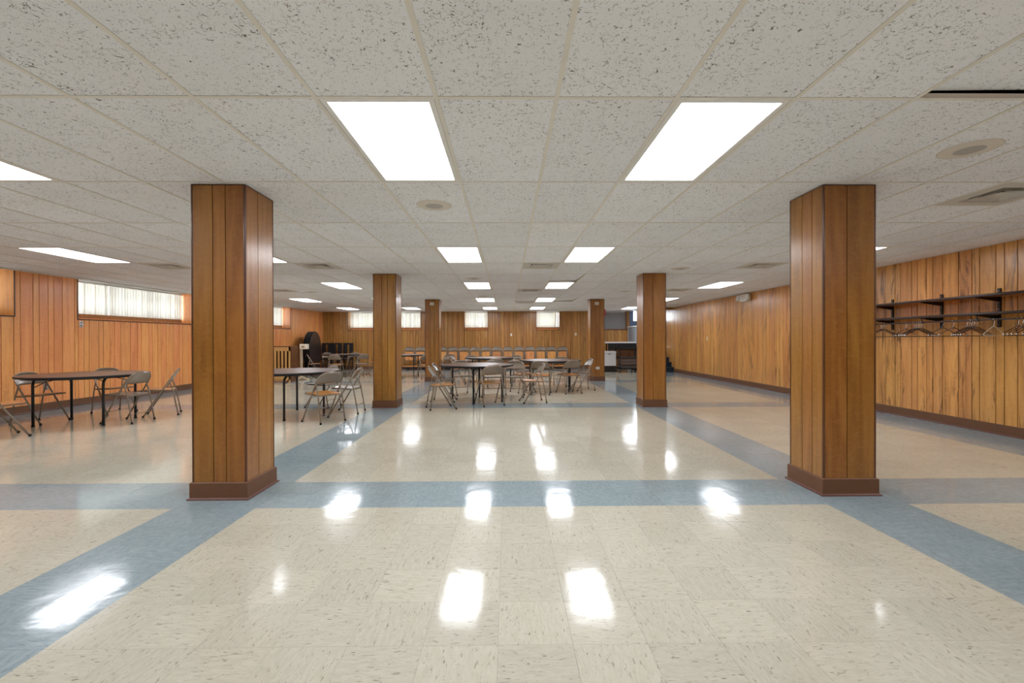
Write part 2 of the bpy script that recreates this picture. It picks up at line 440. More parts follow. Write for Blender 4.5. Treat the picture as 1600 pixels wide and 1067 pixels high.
def baseboard(name, a, b, parent=None, h=.135):
    """along a floor line from a to b with the room on its left side"""
    a, b = Vector((*a, 0)), Vector((*b, 0)); L = (b - a).length; an = math.atan2((b - a).y, (b - a).x)
    m = MB(); pr = [(0, .0), (.012, 0), (.012, h - .006), (.007, h), (0, h)]
    v = [(0, y, z) for y, z in pr] + [(L, y, z) for y, z in pr]; n = len(pr)
    f = [tuple(reversed(range(n))), tuple(range(n, 2 * n))] + [(i, i + n, (i + 1) % n + n, (i + 1) % n) for i in range(n)]
    f = [tuple(reversed(q)) for q in f]
    m.add(v, f)
    o = m.obj(name, 'base', parent, a, an)
    s = MB(); pr = [(.012, 0), (.024, 0), (.024, .008), (.019, .017), (.012, .02)]
    v = [(0, y, z) for y, z in pr] + [(L, y, z) for y, z in pr]
    s.add(v, f); s.obj('shoe_moulding', 'shoe', o)
    return tag(o, kind='structure')
baseboard('baseboard_left', (xl(YB), YB), (xl(YF), YF))
baseboard('baseboard_right', (XR, YF), (XR, 17.09))
baseboard('baseboard_back', (5.2, YB), (xl(YB), YB))

# window recesses, frames, glass and sills
def build_window(n, loc, rz, a, b, panes, mat, dark=False):
    z0 = SILL
    w_ = MB()
    for s_ in (a, b - .045): w_.box(-.44, s_, z0 + .09, -.385, s_ + .045, CE + .02)
    w_.box(-.44, a, z0 + .09, -.385, b, z0 + .135); w_.box(-.44, a, CE - .03, -.385, b, CE + .03)
    for k in range(1, panes):
        s_ = a + (b - a) * k / panes; w_.box(-.44, s_ - .035, z0 + .13, -.385, s_ + .035, CE - .03)
    win = w_.obj('window_%d' % n, 'frame_al', None, loc, rz); tag(win, kind='structure')
    for k in range(panes):
        p, q = a + (b - a) * k / panes, a + (b - a) * (k + 1) / panes
        MB().box(-.415, p + .035, z0 + .13, -.411, q - .035, CE - .03).obj('pane', 'glass', win)
        MB().box(-.428, p + .03, z0 + .55, -.398, q - .03, z0 + .58).obj('glazing_bar', 'frame_al', win)
    MB().box(-.40, a - .0, z0 - .02, .022, b + .0, z0).obj('window_sill', 'sill', win)
    MB().box(-.44, a, z0, -.39, b, z0 + .10).obj('apron_board', 'left_wood', win)
    for s_, d in ((a - .012, .014), (b - .002, .014)):
        MB().box(-.44, s_, z0, -.0, s_ + d, CE + .01).obj('jamb_board', mat, win)
    for p in (a - .02, b): MB().box(0.0005, p, z0 - .02, .006, p + .02, CE).obj('edge_moulding', 'trim_wood', win)
    MB().box(-.46, a, CE + .004, .0, b, CE + .03).obj('soffit', 'soffit', win)
    return win
nw = 1
for a, b in WINL: build_window(nw, (LA, 0, 0), -LTH, a, b, 3, 'left_wood'); nw += 1
for k, (a, b) in enumerate(WINB): build_window(nw, (0, YB, 0), -math.pi / 2, a, b, 3 if b - a > 2 else 1, 'back_wood'); nw += 1
# unseen panels added close behind the last window to block its daylight
wm = MB(); wm.box(4.0, 20.0, 1.4, 5.25, 20.1, 3.4).box(4.0, 19.87, 1.4, 4.08, 20.0, 3.4).box(5.22, 19.87, 1.4, 5.28, 20.0, 3.4).box(4.0, 19.87, 3.35, 5.28, 20.1, 3.45)
tag(wm.obj('daylight_block', 'blocker'), kind='structure')

# vertical blinds
def blind(loc, rz, a, b, label, mat='vane', seed=1, angle=22, gapp=.06, zb=None):
    r = random.Random(seed); z0 = SILL + .03 if zb is None else zb
    root = thing('vertical_blind', label, 'blind', loc, rz, None)
    x = -.30
    MB().box(x - .03, a + .03, CE - .045, x + .03, b - .03, CE - .005).obj('headrail', 'white_metal', root)
    s_ = a + .055; W = .089
    m = MB(); n = 4; v = []; f = []
    for k in range(n + 1):
        u = -W / 2 + W * k / n; c = .006 * (1 - (2 * u / W) ** 2)
        v += [(c, u, z0), (c, u, CE - .045)]
    for k in range(n):
        o = 2 * k; f.append((o, o + 2, o + 3, o + 1))
    m.add(v, f, 0, True)
    v = []
    for k in range(n + 1):
        u = -W / 2 + W * k / n; c = .006 * (1 - (2 * u / W) ** 2)
        v += [(c + .001, u, z0 - .002), (c + .001, u, z0 + .085), (c - .001, u, z0 - .002), (c - .001, u, z0 + .085)]
    f = []
    for k in range(n):
        o = 4 * k; f += [(o, o + 4, o + 5, o + 1), (o + 2, o + 3, o + 7, o + 6), (o, o + 2, o + 6, o + 4), (o + 1, o + 5, o + 7, o + 3)]
    m.add(v, f, 1); me = m.mesh('vane', [mat, 'unlit_end' if mat == 'vane' else mat])  # tan band painted where the apron board cuts off the backlight
    while s_ < b - .04:
        o = inst('vane', me, root, (x, s_, 0), R(angle + r.uniform(-9, 9)))
        s_ += .070 + r.uniform(-.009, .010)
        if r.random() < gapp: s_ += .02
    return root
blind((LA, 0, 0), -LTH, *WINL[0], 'cream vertical blind on the window nearest the camera, cut by the picture edge', seed=1, angle=-8)
blind((LA, 0, 0), -LTH, *WINL[1], 'wide cream vertical blind with uneven bright gaps behind the first table', seed=2, angle=-8, gapp=.22)
blind((LA, 0, 0), -LTH, *WINL[2], 'cream vertical blind on the side wall above the oak slatted cabinet', seed=3, angle=-10)
blind((0, YB, 0), -math.pi / 2, *WINB[0], 'wide cream vertical blind on the back wall, partly behind the middle column', seed=4, angle=10)
blind((0, YB, 0), -math.pi / 2, *WINB[1], 'narrow vertical blind just right of the third column in the back wall', seed=5, angle=9)
blind((0, YB, 0), -math.pi / 2, *WINB[2], 'narrow pinkish-white vertical blind above the right end of the folded chairs', seed=6, angle=10)
blind((0, YB, 0), -math.pi / 2, *WINB[3], 'closed grey vertical blind beside the blue exit door', mat='vane_grey', seed=7, angle=6, gapp=0)

# ------------------------------------------------------------------ ceiling
GX, GY, GW, GL = .254, 2.2853, .6096, 1.2192
ceil = MB().box(-9.3, YF - .5, CE + .30, 6.9, YB + .55, CE + .42).obj('ceiling', 'deck'); tag(ceil, kind='structure')
LIGHTS = {(i, j) for i in (-2, 1) for j in (-3, 0, 3, 6, 9, 12)} | {(-7, j) for j in (-3, 0, 3, 6, 9, 12)} | {(-11, j) for j in (-3, 0, 3, 6, 9, 12)} | {(7, j) for j in (-3, 0, 3, 6, 9, 12)}
VENTS = {(6, 1), (6, 4), (-6, 4), (0, 4), (0, 7), (6, 7), (-10, 4), (-10, 7), (0, 10)}
LIFT = {(3, -1): (.030, .012), (1, 5): (.022, .02), (2, 9): (.02, .02), (0, 9): (.015, .0)}
tile_full = MB().box(.004, .004, 0, GW - .004, GL - .004, .016).mesh('ceiling_tile', 'tile')
tile_half = MB().box(.004, .004, 0, GW - .004, GL / 2 - .004, .016).mesh('ceiling_tile', 'tile')
TZ = CE + .0035
cells = []
for i in range(-15, 11):
    for j in range(-5, 15):
        x, y = GX + i * GW, GY + j * GL
        if x > XR or x + GW < xl(y) - .02: continue
        if (i, j) in LIGHTS: continue
        q = px((x + GW / 2, y + GL / 2, CE)); key = 1e9
        if q and -200 < q[0] < 1800 and q[1] > -220: key = q[2]
        if j == -1: key = min(key, 2) if abs(x) < 3.6 else key
        cells.append((key, i, j))
cells.sort(); rest_c = MB()
for k, (key, i, j) in enumerate(cells):
    x, y = GX + i * GW, GY + j * GL
    if (i, j) in VENTS:
        inst('ceiling_tile', tile_half, ceil, (x, y + GL / 2, TZ)); continue
    if k < 295:
        o = inst('ceiling_tile', tile_full, ceil, (x, y, TZ))
        if (i, j) in LIFT:
            a, b = LIFT[(i, j)]; o.rotation_euler = (a, -b, 0); o.location.z += .001
    else: rest_c.box(x + .004, y + .004, TZ, x + GW - .004, y + GL - .004, TZ + .016)
tag(rest_c.obj('ceiling_tile', 'tile', ceil), kind='stuff')
run = MB().box(-.012, YF, 0, .012, YB, .0025).box(-.0008, YF, .0025, .0008, YB, .04).mesh('grid_runner', 'grid')
for i in range(-15, 12):
    x = GX + i * GW
    if x < XR: inst('grid_runner', run, ceil, (x, 0, CE))
tee = MB().box(-8.75, -.012, 0, XR, .012, .0022).box(-8.75, -.0008, .002, XR, .0008, .03).mesh('cross_tee', 'grid')
for j in range(-4, 15): inst('cross_tee', tee, ceil, (0, GY + j * GL, CE + .0003))
for i, j in VENTS:
    x, y = GX + i * GW, GY + j * GL
    MB().box(x, y + GL / 2 - .012, 0, x + GW, y + GL / 2 + .012, .002).obj('cross_tee', 'grid', ceil, (0, 0, CE))
MB().box(0, YF, CE - .022, .02, YB + 0, CE + .0).obj('wall_angle', 'grid', ceil, (LA + .002, 0, 0), -LTH)
MB().box(XR - .02, YF, CE - .003, XR, YB, CE).obj('wall_angle', 'grid', ceil)

# ------------------------------------------------------------------ lit ceiling panels
def troffer():
    root = thing('ceiling_light', 'x', 'ceiling light')
    f = MB(); W, L = GW / 2 - .014, GL / 2 - .014
    for a in ((-W, -L, W, -L + .03), (-W, L - .03, W, L), (-W, -L + .03, -W + .03, L - .03), (W - .03, -L + .03, W, L - .03)):
        f.box(a[0], a[1], .0, a[2], a[3], .014)
    f.box(-W, -L, .05, W, L, .09)
    for a in ((-W, -L, -W + .004, L), (W - .004, -L, W, L)): f.box(a[0], a[1], .01, a[2], a[3], .06)
    for a in ((-W, -L, W, -L + .004), (-W, L - .004, W, L)): f.box(a[0], a[1], .01, a[2], a[3], .06)
    f.obj('housing', 'white_metal', root)
    MB().box(-W + .03, -L + .03, .008, W - .03, L - .03, .012).obj('diffuser', 'lamp', root)
    return root
t0 = troffer(); first = True
rown = {-2: 'left of the two middle rows', 1: 'right of the two middle rows', -7: 'row left of the columns', -11: 'row beside the left wall windows', 7: 'row beside the right wall'}
ordn = {-3: 'unseen', 0: 'first', 3: 'second', 6: 'third', 9: 'fourth', 12: 'fifth'}
for i, j in sorted(LIGHTS):
    t = t0 if first else copy_tree(t0); first = False
    t.location = (GX + (i + .5) * GW, GY + (j + .5) * GL, CE + .001)
    tag(t, ('lit ceiling panel, %s from the camera in the %s' % (ordn[j], rown[i])) if j >= 0 else 'lit white ceiling panel behind the camera in the ' + rown[i], 'ceiling light', 'lit ceiling panels')

# ceiling diffusers
def vent():
    root = thing('ceiling_vent', 'x', 'vent'); W = GW / 2 - .013
    m = MB()
    for k, (o, i_) in enumerate(((W, .19),)):
        z = 0
        m.box(-o, -o, z, o, -i_, z + .004).box(-o, i_, z, o, o, z + .004).box(-o, -i_, z, -i_, i_, z + .004).box(i_, -i_, z, o, i_, z + .004)
    m.obj('face_plate', 'vent', root)
    MB().box(-.19, -.19, .06, .19, .19, .064).obj('throat', 'vent_dark', root)
    for o, i_ in ((.19, .155), (.145, .11), (.10, .065)):
        l = MB(); q = [(-1, -1), (1, -1), (1, 1), (-1, 1)]
        v = [(a * o, b * o, .004) for a, b in q] + [(a * i_, b * i_, .040) for a, b in q] + [(a * (o - .003), b * (o - .003), .004) for a, b in q] + [(a * (i_ - .003), b * (i_ - .003), .040) for a, b in q]
        f = []
        for k in range(4):
            k2 = (k + 1) % 4; f += [(k, k2, k2 + 4, k + 4), (k + 8, k + 12, k2 + 12, k2 + 8), (k, k + 8, k2 + 8, k2), (k + 4, k2 + 4, k2 + 12, k + 12)]
        l.add(v, f); l.obj('louvre', 'vent', root)
    MB().box(-.05, -.05, .010, .05, .05, .013).obj('centre_plate', 'vent', root)
    return root
vl = {(6, 1): 'square louvred ceiling vent beside the near right column', (6, 4): 'square ceiling vent between the right columns and right wall',
      (-6, 4): 'square ceiling vent left of the middle left column', (0, 4): 'square ceiling vent between the two middle light rows, nearest of them',
      (0, 7): 'second ceiling vent between the two middle light rows', (0, 10): 'third and smallest ceiling vent between the two middle light rows',
      (6, 7): 'ceiling vent right of the middle right column', (-10, 4): 'ceiling vent near the left wall, nearer of the two', (-10, 7): 'ceiling vent near the left wall, farther of the two'}
v0 = vent(); first = True
for (i, j) in sorted(VENTS):
    t = v0 if first else copy_tree(v0); first = False
    t.location = (GX + (i + .5) * GW, GY + j * GL + GL / 4, CE - .001); tag(t, vl[(i, j)], 'vent', 'square ceiling vents')

def speaker():
    root = thing('ceiling_speaker', 'x', 'speaker')
    MB().lathe([(.078, -.006), (.085, -.009), (.150, -.004), (.160, .0), (.160, .004)], 40).obj('rim', 'spk_ring', root)
    MB().lathe([(.001, -.010), (.05, -.009), (.08, -.006)], 32).obj('grille', 'spk_cloth', root)
    return root
s0 = speaker(); first = True
for (i, j, lb) in [(4, 0, 'round ceiling speaker nearest the camera, above the right side'), (-2, 1, 'round ceiling speaker just beyond the left bright light panel'),
                   (4, 4, 'round ceiling speaker beyond the near right column'), (-2, 5, 'pale round ceiling speaker before the third light of the middle row'),
                   (-2, 8, 'small pale round ceiling speaker far down the middle row'), (-9, 7, 'round grey ceiling speaker left of the middle left column'),
                   (4, 7, 'round ceiling speaker left of the middle right column')]:
    t = s0 if first else copy_tree(s0); first = False
    t.location = (GX + (i + .5) * GW, GY + (j + .5) * GL, TZ - .001); tag(t, lb, 'speaker', 'round ceiling speakers')

# ------------------------------------------------------------------ columns
def column(x0, y0, label, gf, gs, gl_):
    S = .42; root = thing('column', label, 'column', (x0, y0, 0), 0, 'wood panelled columns')
    MB().box(.014, .014, 0, S - .014, S - .014, CE - .001).obj('core', 'groove', root)
    def face(fr, mk):
        pts = [0] + fr + [1]
        for a, b in zip(pts, pts[1:]):
            p, q = .012 + a * (S - .024), .012 + b * (S - .024)
            mk(p + (.0034 if a else 0), q - (.0034 if b < 1 else 0))
    zt = CE - .002; zb = .0
    def pl(x0_, y0_, x1_, y1_): MB().box(x0_, y0_, zb, x1_, y1_, zt).obj('plank', 'post_wood', root)
    face(gf, lambda p, q: pl(p, .0, q, .012))                 # towards the camera
    face(gf, lambda p, q: pl(p, S - .012, q, S))              # far side
    face(gl_, lambda p, q: pl(0, p, .012, q))                 # left side
    face(gs, lambda p, q: pl(S - .012, p, S, q))              # right side
    for a, b in ((0, 0), (S, 0), (S, S), (0, S)):
        MB().lathe([(.010, .13), (.010, zt)], 10).obj('corner_bead', 'trim_wood', root, (a + (.006 if a == 0 else -.006), b + (.006 if b == 0 else -.006), 0))
    m = MB(); t = .015; h = .135
    v = [(-t, -t, 0), (S + t, -t, 0), (S + t, S + t, 0), (-t, S + t, 0), (-t, -t, h - .006), (S + t, -t, h - .006), (S + t, S + t, h - .006), (-t, S + t, h - .006),
         (-.006, -.006, h), (S + .006, -.006, h), (S + .006, S + .006, h), (-.006, S + .006, h)]
    f = [(3, 2, 1, 0), (8, 9, 10, 11)]
    for k in range(4):
        k2 = (k + 1) % 4; f += [(k, k2, k2 + 4, k + 4), (k + 4, k2 + 4, k2 + 8, k + 8)]
    b = m.add(v, f).obj('baseboard', 'base', root)
    t2 = .03; z = .017
    v = [(-t2, -t2, 0), (S + t2, -t2, 0), (S + t2, S + t2, 0), (-t2, S + t2, 0), (-t2, -t2, .008), (S + t2, -t2, .008), (S + t2, S + t2, .008), (-t2, S + t2, .008),
         (-t - .001, -t - .001, z), (S + t + .001, -t - .001, z), (S + t + .001, S + t + .001, z), (-t - .001, S + t + .001, z)]
    MB().add(v, f).obj('shoe_moulding', 'shoe', b)
    # three-sided casing strip under the ceiling
    MB().box(-.001, -.001, zt - .006, S + .001, S + .001, zt).obj('top_strip', 'trim_wood', root)
    return root
XLc, XRc = -2.465, 2.505
column(XLc, 3.55, 'tall wood panelled column nearest the camera, on the left', [.39, .64], [.42], [.3, .7])
column(XRc, 3.55, 'tall wood panelled column nearest the camera, on the right', [.45], [.4, .7], [.30, .62])
column(XLc, 8.32, 'middle column of the left line, beside the folding chairs', [.38, .64], [.4], [.3, .7])
column(XRc, 8.28, 'middle column of the right line, in front of the table cart', [.42], [.4], [.5])
cl3 = column(XLc, 13.57, 'farthest column of the left line, behind a round table', [.35, .66], [.4], [.3])
cr3 = column(XRc, 13.55, 'farthest column of the right line, with an outlet near its foot', [.35, .70], [.4], [.5])

# plates on walls and columns
def plate(label, cat, loc, rz, w_=.07, h=.115, name='outlet_plate', slots=True, mat='plastic'):
    """local x along the wall, local -y out of the wall"""
    r = thing(name, label, cat, loc, rz)
    MB().box(-w_ / 2, -.007, -h / 2, w_ / 2, -.0006, h / 2).obj('cover', mat, r)
    if slots:
        for s_ in (-1, 1):
            if w_ > h: MB().box(s_ * w_ * .24 - .012, -.009, -.016, s_ * w_ * .24 + .012, -.007, .016).obj('socket', 'plastic_dark' if mat != 'plastic' else 'edge_grey', r)
            else: MB().box(-.014, -.009, s_ * h * .22 - .014, .014, -.007, s_ * h * .22 + .014).obj('socket', 'plastic_dark' if mat != 'plastic' else 'edge_grey', r)
    else: MB().box(-.006, -.018, -.012, .006, -.007, .012).obj('toggle', mat, r)
    return r
plate('ivory plate high on the farthest left column', 'plate', (-2.255, 13.57, 2.33), 0, .125, .085)
plate('ivory plate high on the farthest right column', 'plate', (2.70, 13.55, 2.33), 0, .125, .085)
plate('ivory outlet plate low on the farthest right column', 'outlet', (2.72, 13.55, .385), 0, .115, .075)
plate('ivory switch plate on the back wall between the two narrow windows', 'switch', (.17, YB, 1.46), 0, slots=False, name='switch_plate')
plate('ivory switch plate on the back wall right of the narrow windows', 'switch', (2.95, YB, 1.48), 0, slots=False, name='switch_plate')
plate('white switch plate on the far part of the right wall', 'switch', (XR, 14.25, 1.263), R(-90), slots=False, name='switch_plate')
plate('steel outlet plate under the corner of the wide side window', 'outlet', (xl(8.86), 8.86, 1.57), -LTH + R(90), .075, .12, mat='chrome')
plate('pale outlet plate low on the left wall behind the first table', 'outlet', (xl(8.2), 8.2, .42), -LTH + R(90), .075, .12, mat='edge_grey')
wd = thing('blind_wand', 'white wand end hanging below the narrow window beside the third column', 'blind wand', (-.92, YB - .02, 1.64))
MB().tube([(0, 0, 0), (0, 0, -.25)], .006, 6).obj('rod', 'plastic', wd); MB().lathe([(.001, -.27), (.011, -.26), (.011, -.235), (.004, -.23)], 8).obj('tip', 'plastic', wd)
for x_, lb in ((xl(10.95) + .03, 10.95),):
    wd = thing('blind_wand', 'white wand end hanging below the wide side window', 'blind wand', (x_ + .012, lb, 1.66))
    MB().tube([(0, 0, 0), (0, 0, -.05)], .006, 6).obj('rod', 'plastic', wd); MB().lathe([(.001, -.075), (.012, -.065), (.012, -.05), (.004, -.045)], 8).obj('tip', 'plastic', wd)

# emergency light
e = thing('emergency_light', 'white emergency light box with two lamp heads high on the right wall', 'emergency light', (XR, 11.9, 2.34), R(-90))
MB().box(-.17, -.09, -.10, .17, -.002, .09).obj('housing', 'white_metal', e)
for s_ in (-1, 1):
    mt = Matrix.Translation((s_ * .235, -.07, .0)) @ Matrix.Rotation(R(80), 4, 'X')
    MB().lathe([(.001, -.03), (.05, -.025), (.075, .02), (.08, .05), (.07, .052), (.001, .045)], 16, mat=mt).obj('lamp_head', 'white_metal', e)
    MB().tube([(s_ * .16, -.05, 0), (s_ * .235, -.06, 0)], .012, 6).obj('arm', 'white_metal', e)

# exit sign behind the far right column
ex = thing('exit_sign', 'red exit sign showing past the edge of the farthest right column', 'exit sign', (2.985, 14.4, 2.10))
MB().box(-.16, -.02, -.1, .16, .02, .1).obj('housing', 'red', ex)
MB().tube([(0, 0, .1), (0, 0, .358)], .01, 8).obj('hanger', 'white_metal', ex)
def text(body, size, mat, parent, loc, rot):
    cu = bpy.data.curves.new('lettering', 'FONT'); cu.body = body; cu.size = size; cu.extrude = .002; cu.align_x = 'CENTER'; cu.align_y = 'CENTER'
    tmp = bpy.data.objects.new('tmp', cu); COL.objects.link(tmp); dg = bpy.context.evaluated_depsgraph_get()
    me = bpy.data.meshes.new_from_object(tmp.evaluated_get(dg)); bpy.data.objects.remove(tmp)
    me.materials.clear(); me.materials.append(MT[mat]); o = inst('lettering', me, parent, loc); o.rotation_euler = rot; return o
text('EXIT', .13, 'plastic', ex, (0, -.022, 0), (R(90), 0, 0))

# ------------------------------------------------------------------ coat rack
ZU, ZL_, ZR = 1.775, 1.545, 1.478
def coat_rack():
    root = thing('coat_rack', 'long wall coat rack with two shelves and a hanger rod on the right wall', 'coat rack', (XR, 0, 0))
    Y0, Y1 = 3.9, 8.3
    for k, z in enumerate((ZU, ZL_)):
        o = MB().box(-.30, Y0, z, -.012, Y1, z + .016).obj('shelf', 'shelf', root)
        MB().tube([(-.305, Y0, z + .012), (-.305, Y1, z + .010)], .018, 8).obj('front_rail', 'rack_brown', o)
    MB().tube([(-.28, Y0, ZR), (-.28, Y1, ZR)], .011, 8).obj('hanging_rod', 'rack_brown', root)
    for y in (4.2, 4.97, 5.74, 6.51, 7.35, 8.15):
        st = MB(); st.box(-.022, y - .017, 1.385, 0, y + .017, 1.885).obj('standard', 'black', root)
        for z in (1.42, 1.62, 1.70, 1.85): MB().lathe([(.001, .003), (.006, .002), (.006, 0)], 8, mat=Matrix.Translation((-.022, y, z)) @ Matrix.Rotation(R(-90), 4, 'Y')).obj('screw', 'chrome', root)
        for z in (ZU, ZL_):
            v = []
            for yy in (y - .006, y + .006): v += [(-.02, yy, z - .06), (-.02, yy, z - .002), (-.32, yy, z - .002), (-.32, yy, z - .014)]
            f = [(0, 1, 2, 3), (7, 6, 5, 4), (0, 4, 5, 1), (1, 5, 6, 2), (2, 6, 7, 3), (3, 7, 4, 0)]
            MB().add(v, f).obj('bracket', 'black', root)
        MB().tube([(-.31, y, ZL_ - .01), (-.30, y, ZL_ - .05), (-.28, y, ZR - .016), (-.262, y, ZR)], .007, 6).obj('rod_hook', 'black', root)
    return root
coat_rack()

def hanger(white=False):
    r = thing('coat_hanger', 'x', 'hanger')
    hk = [(0, 0, 0)]
    for k in range(10):
        a = R(-30 + 24 * k); hk.append((.0 + .0165 * math.cos(a) , 0, .075 + .0165 * math.sin(a)))
    hk = [(0, 0, -.01), (0, 0, .02), (.012, 0, .045)] + hk[2:]
    MB().tube([(x, y, z) for x, y, z in hk], .0022, 6).obj('hook', 'chrome' if not white else 'plastic', r)
    c = 'rack_brown' if not white else 'plastic'
    rr = .0045 if not white else .003
    MB().tube([(0, 0, -.005), (-.06, 0, -.03), (-.19, 0, -.095), (-.205, 0, -.112), (-.19, 0, -.125), (0, 0, -.127), (.19, 0, -.125), (.205, 0, -.112), (.19, 0, -.095), (.06, 0, -.03), (0, 0, -.005)], rr, 6).obj('frame', c, r)
    if not white:
        MB().box(-.018, -.003, -.03, .018, .003, .0).obj('neck_clip', 'chrome', r)
        for s_ in (-1, 1): MB().lathe([(.001, -.012), (.008, -.006), (.008, .006), (.001, .012)], 8, mat=Matrix.Translation((s_ * .204, 0, -.112))).obj('tip', 'chrome', r)
    return r
h0 = hanger(); h1 = hanger(True); used = set()
HX = XR - .28
def put_hanger(y, rz, label, white=False, tilt=0, group=None):
    src = h1 if white else h0
    if white in used: t = copy_tree(src)
    else: t = src; used.add(white)
    t.location = (HX, y, ZR + .011 - .0888); t.rotation_euler = (0, tilt, rz); tag(t, label, 'hanger', group or 'coat hangers on the wall rack')
gr = {'a': ('clustered beside the near right column', [7.18, 7.22, 7.26]), 'b': ('in the cluster nearest the black standard by the column', [6.54, 6.57, 6.60, 6.63, 6.66]),
      'c': ('in the middle cluster between two standards', [5.77, 5.80, 5.83, 5.86, 5.89]), 'd': ('in the cluster at the right edge of the picture', [5.02, 5.09, 5.15, 5.20, 5.245, 5.29])}
ords = ['first', 'second', 'third', 'fourth', 'fifth', 'sixth']
for k, (lb, ys) in gr.items():
    cl = rng.uniform(-.15, .15)
    for q, y in enumerate(ys): put_hanger(y, cl + rng.uniform(-.015, .015), 'dark hanger %s, %s from the camera' % (lb, ords[q]), group='dark hangers on the coat rack rod')
put_hanger(6.80, .25, 'single dark hanger hanging edge-on nearest the column'); put_hanger(6.22, .02, 'single dark hanger edge-on before a black standard')
put_hanger(6.07, .05, 'single dark hanger edge-on just right of a black standard')
put_hanger(5.56, .3, 'crooked white wire hanger hanging askew on the rod', True, 0)

